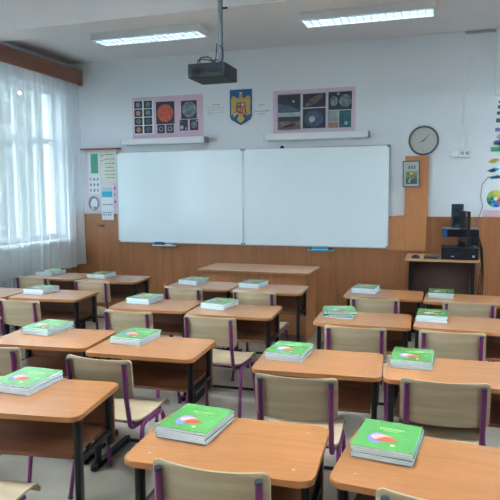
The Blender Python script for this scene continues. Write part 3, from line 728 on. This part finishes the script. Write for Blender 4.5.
# ------------------------------------------------------------------ chair prototype (backrest foot point at origin, +y towards the board)
def make_chair():
    t = thing('student_chair', '', 'chair')
    # backrest: curved ply with rounded corners
    bm = bmesh.new(); nx, nz = 16, 8; W_, zb, zt, th = .19, .588, .79, .010
    def surf(u, v, off):
        x = W_ * u; 
        r_ = .02
        z = zb + (zt - zb) * v
        # corner rounding by pulling x inwards near top/bottom
        d = min(v, 1 - v) * (zt - zb); k = 1.0
        if d < r_: k = 1 - (r_ - math.sqrt(max(r_ * r_ - (r_ - d) ** 2, 0))) / W_
        y = -.028 * (1 - u * u) + .030 * (1 - v) * .6 + off
        return Vector((x * k, y, z + (-.003 * (1 - u * u))))
    vs = sorted(set([0, .02, .05, .1, .15, .3, .5, .7, .85, .9, .95, .98, 1]))
    G = [[[bm.verts.new(surf(-1 + 2 * i / nx, v, o_)) for i in range(nx + 1)] for v in vs] for o_ in (0, th)]
    for s_ in (0, 1):
        for j in range(len(vs) - 1):
            for i in range(nx): bm.faces.new((G[s_][j][i], G[s_][j][i + 1], G[s_][j + 1][i + 1], G[s_][j + 1][i]))
    for i in range(nx):
        for j in (0, -1): bm.faces.new((G[0][j][i], G[0][j][i + 1], G[1][j][i + 1], G[1][j][i]))
    for j in range(len(vs) - 1):
        for i in (0, -1): bm.faces.new((G[0][j][i], G[0][j + 1][i], G[1][j + 1][i], G[1][j][i]))
    obj('backrest', bm, M['beech'], t, True)
    # seat: dished ply with rolled front and rounded corners
    bm = bmesh.new(); prof = [(.035, .462), (.055, .456), (.10, .450), (.18, .446), (.26, .448), (.33, .455), (.37, .457), (.392, .452), (.405, .440), (.410, .428)]
    nx = 12; G = [[], []]
    for s_, off in ((0, 0), (1, .010)):
        for j, (y, z) in enumerate(prof):
            k = .93 if j in (0,) else (.975 if j in (1, len(prof) - 1) else 1)
            G[s_].append([bm.verts.new((.19 * k * (-1 + 2 * i / nx), y + (off * .8 if j > 7 else 0), z - .0105 + .010 * abs(-1 + 2 * i / nx) ** 2.5 * (j < 8) + (off if j <= 7 else off * .6))) for i in range(nx + 1)])
    for s_ in (0, 1):
        for j in range(len(prof) - 1):
            for i in range(nx): bm.faces.new((G[s_][j][i], G[s_][j][i + 1], G[s_][j + 1][i + 1], G[s_][j + 1][i]))
    for i in range(nx):
        for j in (0, -1): bm.faces.new((G[0][j][i], G[0][j][i + 1], G[1][j][i + 1], G[1][j][i]))
    for j in range(len(prof) - 1):
        for i in (0, -1): bm.faces.new((G[0][j][i], G[0][j + 1][i], G[1][j + 1][i], G[1][j][i]))
    obj('seat', bm, M['beech'], t, True)
    for s in (-1, 1):
        bm = bmesh.new(); x = s * .162
        tube(bm, fillet([(x, -.020, .768), (x, -.006, .60), (x, .030, .424), (x, .345, .424)], .045, 6), .0122, n=12, up=(1, 0, 0))
        p = obj('back_post', bm, M['purple'], t, True)
        bm = bmesh.new(); tube(bm, [(x, -.0205, .766), (x, -.0215, .776)], .0125, n=12, up=(1, 0, 0)); obj('tube_cap', bm, M['cap'], p, True)
        for zz, yy in ((.73, -.0085), (.63, .003)):
            bm = bmesh.new(); cyl(bm, (x, yy - .019, zz), .005, .004, 'y', 8); obj('screw', bm, M['screw'], p)
        bm = bmesh.new(); x2 = s * .187; xf = s * .204
        tube(bm, fillet([(xf, .015, .012), (x2, .105, .425), (x2, .325, .425), (xf, .400, .012)], .05, 6), .0115, n=12, up=(1, 0, 0))
        p = obj('leg_frame', bm, M['purple'], t, True)
        for yy in (.015, .400):
            bm = bmesh.new(); cyl(bm, (xf, yy, 0), .014, .014, 'z', 12); obj('foot_cap', bm, M['cap'], p, True)
        for yy in (.14, .29):
            bm = bmesh.new(); cyl(bm, (x2 + (s * .0105 if s > 0 else s * .0105 - .003), yy, .425), .004, .003, 'x', 8); obj('screw', bm, M['screw'], p)
    bm = bmesh.new()
    for yy in (.13, .29): tube(bm, [(-.187, yy, .4135), (.187, yy, .4135)], .0075, n=8)
    obj('seat_brace', bm, M['purple'], t, True)
    return t

# ------------------------------------------------------------------ workbooks
BT = .0084
def make_book(w, l, top):
    t = thing('workbook', '', 'book')
    # spine on the left edge
    obj('pages', BX(-w / 2 + .0012, w / 2 - .0008, -l / 2 + .0006, l / 2 - .0006, .0003, BT - .0004), M['pages'], t)
    bm = bmesh.new(); box(bm, -w / 2, w / 2, -l / 2, l / 2, BT - .0004, BT); box(bm, -w / 2, -w / 2 + .001, -l / 2, l / 2, .0003, BT - .0004)
    c = obj('front_cover', bm, M['cover'], t)
    obj('back_cover', BX(-w / 2, w / 2, -l / 2, l / 2, 0, .0003), M['coverback'], t)
    if top:
        def g(name, pts, z, m):
            b = bmesh.new(); prism(b, pts, BT + z, BT + z + .0002, 'z'); obj(name, b, M[m], c)
        # swirl picture, lower middle of the cover, and a pale title line
        def P(px, py): return (px * w / 2, py * l / 2)
        g('violet_swirl', [P(-.60 + .58 * (1 + math.cos(a)) * .5 + .0 , -.28 + .36 * math.sin(a)) for a in [2 * PI * i / 20 for i in range(20)]], .0001, 'violet')
        g('swirl_picture', [P(-.17 + .34 * math.cos(a), -.22 + .20 * math.sin(a)) for a in [2 * PI * i / 20 for i in range(20)]], .0004, 'skin')
        g('red_figure', [P(-.30, -.42), P(.0, -.50), P(.28, -.42), P(.40, -.30), P(.22, -.20), P(.05, -.12), P(-.12, -.20), P(-.22, -.30)], .0007, 'soil_red')
        g('green_badge', [P(.68 + .12 * math.cos(a), -.12 + .06 * math.sin(a)) for a in [2 * PI * i / 12 for i in range(12)]], .0004, 'darkgreen')
        g('orange_spot', [P(.30 + .08 * math.cos(a), -.66 + .06 * math.sin(a)) for a in [2 * PI * i / 10 for i in range(10)]], .0004, 'skin')
        b = bmesh.new(); rnd = random.Random(4); x = -.35
        while x < .45:
            ww = rnd.uniform(.05, .09); prism(b, [P(x, .36), P(x + ww, .36), P(x + ww, .50), P(x, .48)], BT + .0002, BT + .0005); x += ww + .03
        prism(b, [P(-.2, .26), P(.3, .26), P(.3, .30), P(-.2, .30)], BT + .0002, BT + .0005)
        obj('title_marks', b, M['yellowtxt'], c)
    return t

desk0 = chair0 = None
desks = [  # x, y, rot, where
 (-1.690, 1.913, 7.5, 'nearest the camera at the left edge', 'nearest left'),
 (-.677, 1.700, 3.0, 'nearest the camera at the bottom centre', 'bottom centre'),
 (.018, 1.722, -5.0, 'in the bottom right corner, nearest the camera', 'bottom right corner'),
 (-.565, 2.808, 3.9, 'second from the front, right of centre', 'second-row centre'),
 (.098, 2.825, 0.0, 'behind the bottom right corner desk, cut by the right edge', 'second-row right edge'),
 (-.477, 3.940, 1.7, 'carrying the untidy splayed workbook pile', 'loose-pile'),
 (.194, 3.982, -2.0, 'right beside the one with the untidy workbook pile', 'third-row right edge'),
 (-.433, 5.023, -.5, 'farthest back on the right, left one of its pair', 'last-row right-block left'),
 (.237, 4.953, -2.5, 'just before the computer table at the right edge', 'last-row right edge'),
 (-1.575, 2.830, 3.0, 'behind the nearest left desk, right of its pair', 'second-row middle-block right'),
 (-2.264, 2.848, 5.8, 'behind the nearest left desk, left of its pair, cut by the edge', 'second-row middle-block left'),
 (-1.451, 3.966, 3.0, 'third from the front in the middle block, right of its pair', 'third-row middle-block right'),
 (-2.138, 4.006, 3.3, 'third from the front in the middle block, left of its pair', 'third-row middle-block left'),
 (-1.468, 5.018, 1.8, 'just before the teacher desk, right of its pair', 'right desk before the teacher desk'),
 (-2.149, 5.035, 1.5, 'just before the teacher desk, left of its pair', 'left desk before the teacher desk'),
 (-3.212, 5.179, 6.4, 'farthest back on the window side, right of its pair', 'far-left-block last-row right'),
 (-3.905, 5.19, 4.5, 'farthest back, touching the curtain side', 'curtain-side last-row'),
 (-3.226, 4.172, 5.4, 'in the window block, one row before the farthest, right of its pair', 'far-left-block middle-row right'),
 (-3.915, 4.115, 4.6, 'beside the curtain, cut by the left edge, one row before the farthest', 'curtain-side middle-row'),
 (-3.330, 3.020, 3.0, 'showing only its right corner at the left edge', 'left-edge corner'),
]
for i, (x, y, r_, wh, sh_) in enumerate(desks):
    if desk0 is None: desk0 = make_desk(); d = desk0
    else: d = copy_tree(desk0)
    d.location = (x, y, 0); d.rotation_euler = (0, 0, R(r_))
    d['label'] = 'wooden school desk ' + wh; d['group'] = 'pupil desks'

chairs = [
 (-.641, 1.586, 1.0, 'pushed under the bottom centre desk'),
 (.045, 1.600, -.6, 'under the bottom right corner desk, only its top showing'),
 (-.591, 2.514, 3.6, 'directly behind the bottom centre desk, its backrest fully in view'),
 (.051, 2.640, 2.9, 'behind the bottom right workbook pile, near the right edge'),
 (-.465, 3.569, 3.2, 'at the desk with the untidy loose workbook pile'),
 (.103, 3.603, 2.2, 'right beside the one at the untidy workbook pile'),
 (-.448, 4.582, .4, 'farthest back on the right, left of the pair'),
 (.246, 4.610, 1.7, 'just before the computer table at the right edge'),
 (-1.617, 2.516, -1.1, 'with purple frame in view right behind the nearest left desk'),
 (-2.313, 2.551, 0, 'cut by the left edge behind the workbooks of the nearest left desk'),
 (-1.439, 3.590, -2.3, 'with side and seat in full view in the centre of the room'),
 (-2.062, 3.602, -.4, 'left of the central one whose side and seat show'),
 (-1.444, 4.613, -2.2, 'before the right part of the teacher desk'),
 (-2.105, 4.643, -7.0, 'before the left part of the teacher desk'),
 (-3.099, 4.757, -1.6, 'farthest back on the window side, right of the pair'),
 (-3.821, 4.827, .5, 'farthest back, nearest the curtain'),
 (-3.097, 3.737, 0, 'cut by the left edge near the curtain hem'),
 (-1.690, 1.480, 0, 'in the bottom left corner, only its seat and front tube showing'),
]
for i, (x, y, r_, wh) in enumerate(chairs):
    if chair0 is None: chair0 = make_chair(); d = chair0
    else: d = copy_tree(chair0)
    d.location = (x, y, 0); d.rotation_euler = (0, 0, R(r_))
    d['label'] = 'beech school chair ' + wh; d['group'] = 'pupil chairs'

BW, BL = .208, .250
top0 = low0 = None
stacks = [
 (-1.825, 2.245, -1.5, 'the nearest left desk', 0),
 (-.861, 2.005, -5.0, 'the bottom centre desk', 0),
 (-.146, 2.056, -6.5, 'the bottom right corner desk', 0),
 (-.763, 3.095, -2.6, 'the desk behind the bottom centre one', 0),
 (-.104, 3.150, -1.3, 'the desk behind the bottom right one', 0),
 (-.666, 4.265, .4, 'the desk with the untidy pile', 1),
 (-.015, 4.305, -1.2, 'the desk right of the untidy pile', 0),
 (-.602, 5.335, -5.1, 'the farthest right-block desk, left one', 0),
 (.049, 5.270, -1.5, 'the desk before the computer table', 0),
 (-1.748, 3.150, -3.1, 'the right desk behind the nearest left', 0),
 (-2.425, 3.200, -3.2, 'the left desk behind the nearest left', 0),
 (-1.629, 4.290, -9.7, 'the third middle-block desk, right one', 0),
 (-2.304, 4.320, -3.1, 'the third middle-block desk, left one', 0),
 (-1.670, 5.330, -6.0, 'the right desk before the teacher desk', 0),
 (-2.305, 5.350, -7.7, 'the left desk before the teacher desk', 0),
 (-3.435, 5.470, 2.5, 'the farthest window-block desk, right one', 0),
 (-4.085, 5.480, -1.1, 'the farthest desk beside the curtain', 0),
 (-3.440, 4.470, 1.3, 'the nearer window-block desk, right one', 0),
 (-4.125, 4.420, 1.0, 'the curtain-side desk cut by the edge', 0),
]
ords = ['bottom', 'second from bottom', 'middle', 'second from top', 'top']
rnd = random.Random(11)
for si, (x, y, r_, wh, loose) in enumerate(stacks):
    bx = by = 0
    for k in range(5):
        top = k == 4
        if top:
            if top0 is None: top0 = make_book(BW, BL, True); b = top0
            else: b = copy_tree(top0)
        else:
            if low0 is None: low0 = make_book(BW, BL, False); b = low0
            else: b = copy_tree(low0)
        j = .030 if loose else .0035
        jx, jy, jr = rnd.uniform(-j, j), rnd.uniform(-j, j), rnd.uniform(-1, 1) * (15 if loose else 1.3)
        b.location = (x + jx, y + jy, DZ + .0012 + k * (BT + .00025)); b.rotation_euler = (0, 0, R(r_ + jr))
        b['label'] = ('green workbook with picture, top' if top else 'green workbook, ' + ords[k]) + ' of the pile on ' + wh
        b['group'] = 'workbooks piled on ' + wh

# ------------------------------------------------------------------ outside
ob = obj('outside_ground', BX(-40, WX - .31, -25, 35, -1.2, -1.0), M['ground']); ob['kind'] = 'structure'
def tree(x, y, h, label, seed):
    rnd = random.Random(seed); t = thing('tree', label, 'tree', (x, y, -1.0), 0, 'trees outside the window')
    bm = bmesh.new(); tube(bm, [(0, 0, 0), (.05, .05, h * .35), (.0, .1, h * .7), (.1, 0, h * .9)], .13)
    for i in range(9):
        a = rnd.uniform(0, 6.28); z = h * rnd.uniform(.3, .8); l = h * .25
        tube(bm, [(0, 0, z), (math.cos(a) * l * .5, math.sin(a) * l * .5, z + l * .3), (math.cos(a) * l, math.sin(a) * l, z + l * .7)], .03, n=6)
    obj('trunk', bm, M['bark'], t, True)
    bm = bmesh.new()
    for i in range(8500):
        c = Vector((rnd.gauss(0, 1), rnd.gauss(0, 1), rnd.gauss(0, 1))).normalized() * (rnd.random() ** .45)
        p = Vector((c.x * h * .30, c.y * h * .34, h * .62 + c.z * h * .38)); s = rnd.uniform(.05, .12)
        m4 = Matrix.Translation(p) @ Euler((rnd.uniform(0, 6), rnd.uniform(0, 6), rnd.uniform(0, 6))).to_matrix().to_4x4()
        vs = [bm.verts.new(m4 @ Vector(q)) for q in ((-s, 0, 0), (0, -s * .6, .02), (s, 0, 0), (0, s * .6, .02))]
        bm.faces.new(vs)
    obj('foliage', bm, M['leaf'], t)
tree(-8.6, 9.6, 5.4, 'leafy tree seen dimly through the left part of the curtained window', 1)
tree(-10.5, 15.2, 6.2, 'leafy tree seen dimly through the right part of the curtained window', 2)
tree(-12.5, 10.8, 6.5, 'leafy tree outside beyond the left edge of the window', 3)

t = thing('building', 'grey building added beyond the trees as a dark backdrop behind the curtain', 'building', (-24, 20, -1.0))  # unseen building, added to darken the view through the curtained window
obj('wall', BX(-8, 0, 0, 22, 0, 6.6), plain('dark_render', (.055, .06, .06), .9, var=.2, scale=.8), t)
obj('roof', BX(-8.3, .3, -.3, 22.3, 6.6, 6.9), M['bark'], t)
for i in range(6):
    for j in range(2): obj('window', BX(.0, .05, 1.5 + i * 3.5, 3.0 + i * 3.5, 1.2 + j * 2.9, 2.7 + j * 2.9), M['screen'], t)

# ------------------------------------------------------------------ light, world, camera
w = bpy.data.worlds.new('overcast_sky'); bpy.context.scene.world = w; w.use_nodes = True
bg = w.node_tree.nodes['Background']; bg.inputs['Color'].default_value = (.76, .89, 1.0, 1); bg.inputs['Strength'].default_value = 2.3
for a, b in wins:
    ld = bpy.data.lights.new('window_portal', 'AREA'); ld.shape = 'RECTANGLE'; ld.size = z1 - z0; ld.size_y = b - a; ld.cycles.is_portal = True
    lo = bpy.data.objects.new('window_portal', ld); C.objects.link(lo); lo.location = (WX - .32, (a + b) / 2, (z0 + z1) / 2); lo.rotation_euler = (0, R(-90), 0)

cam = bpy.data.cameras.new('camera'); cam.sensor_width = 36; cam.lens = 42.105; cam.clip_start = .05
co = bpy.data.objects.new('camera', cam); C.objects.link(co); co.location = (0, 0, 1.62)
yaw, pitch, roll = R(17.748), R(5.687), R(-.2647)
fw = Vector((-math.sin(yaw) * math.cos(pitch), math.cos(yaw) * math.cos(pitch), -math.sin(pitch)))
rt = Vector((math.cos(yaw), math.sin(yaw), 0)); up = rt.cross(fw)
r2 = rt * math.cos(roll) + up * math.sin(roll); u2 = -rt * math.sin(roll) + up * math.cos(roll)
co.rotation_euler = Matrix((r2, u2, -fw)).transposed().to_euler()
sc = bpy.context.scene; sc.camera = co
sc.view_settings.view_transform = 'Standard'; sc.view_settings.look = 'None'; sc.view_settings.gamma = 1
sc.view_settings.use_curve_mapping = False; sc.view_settings.exposure = 2.5
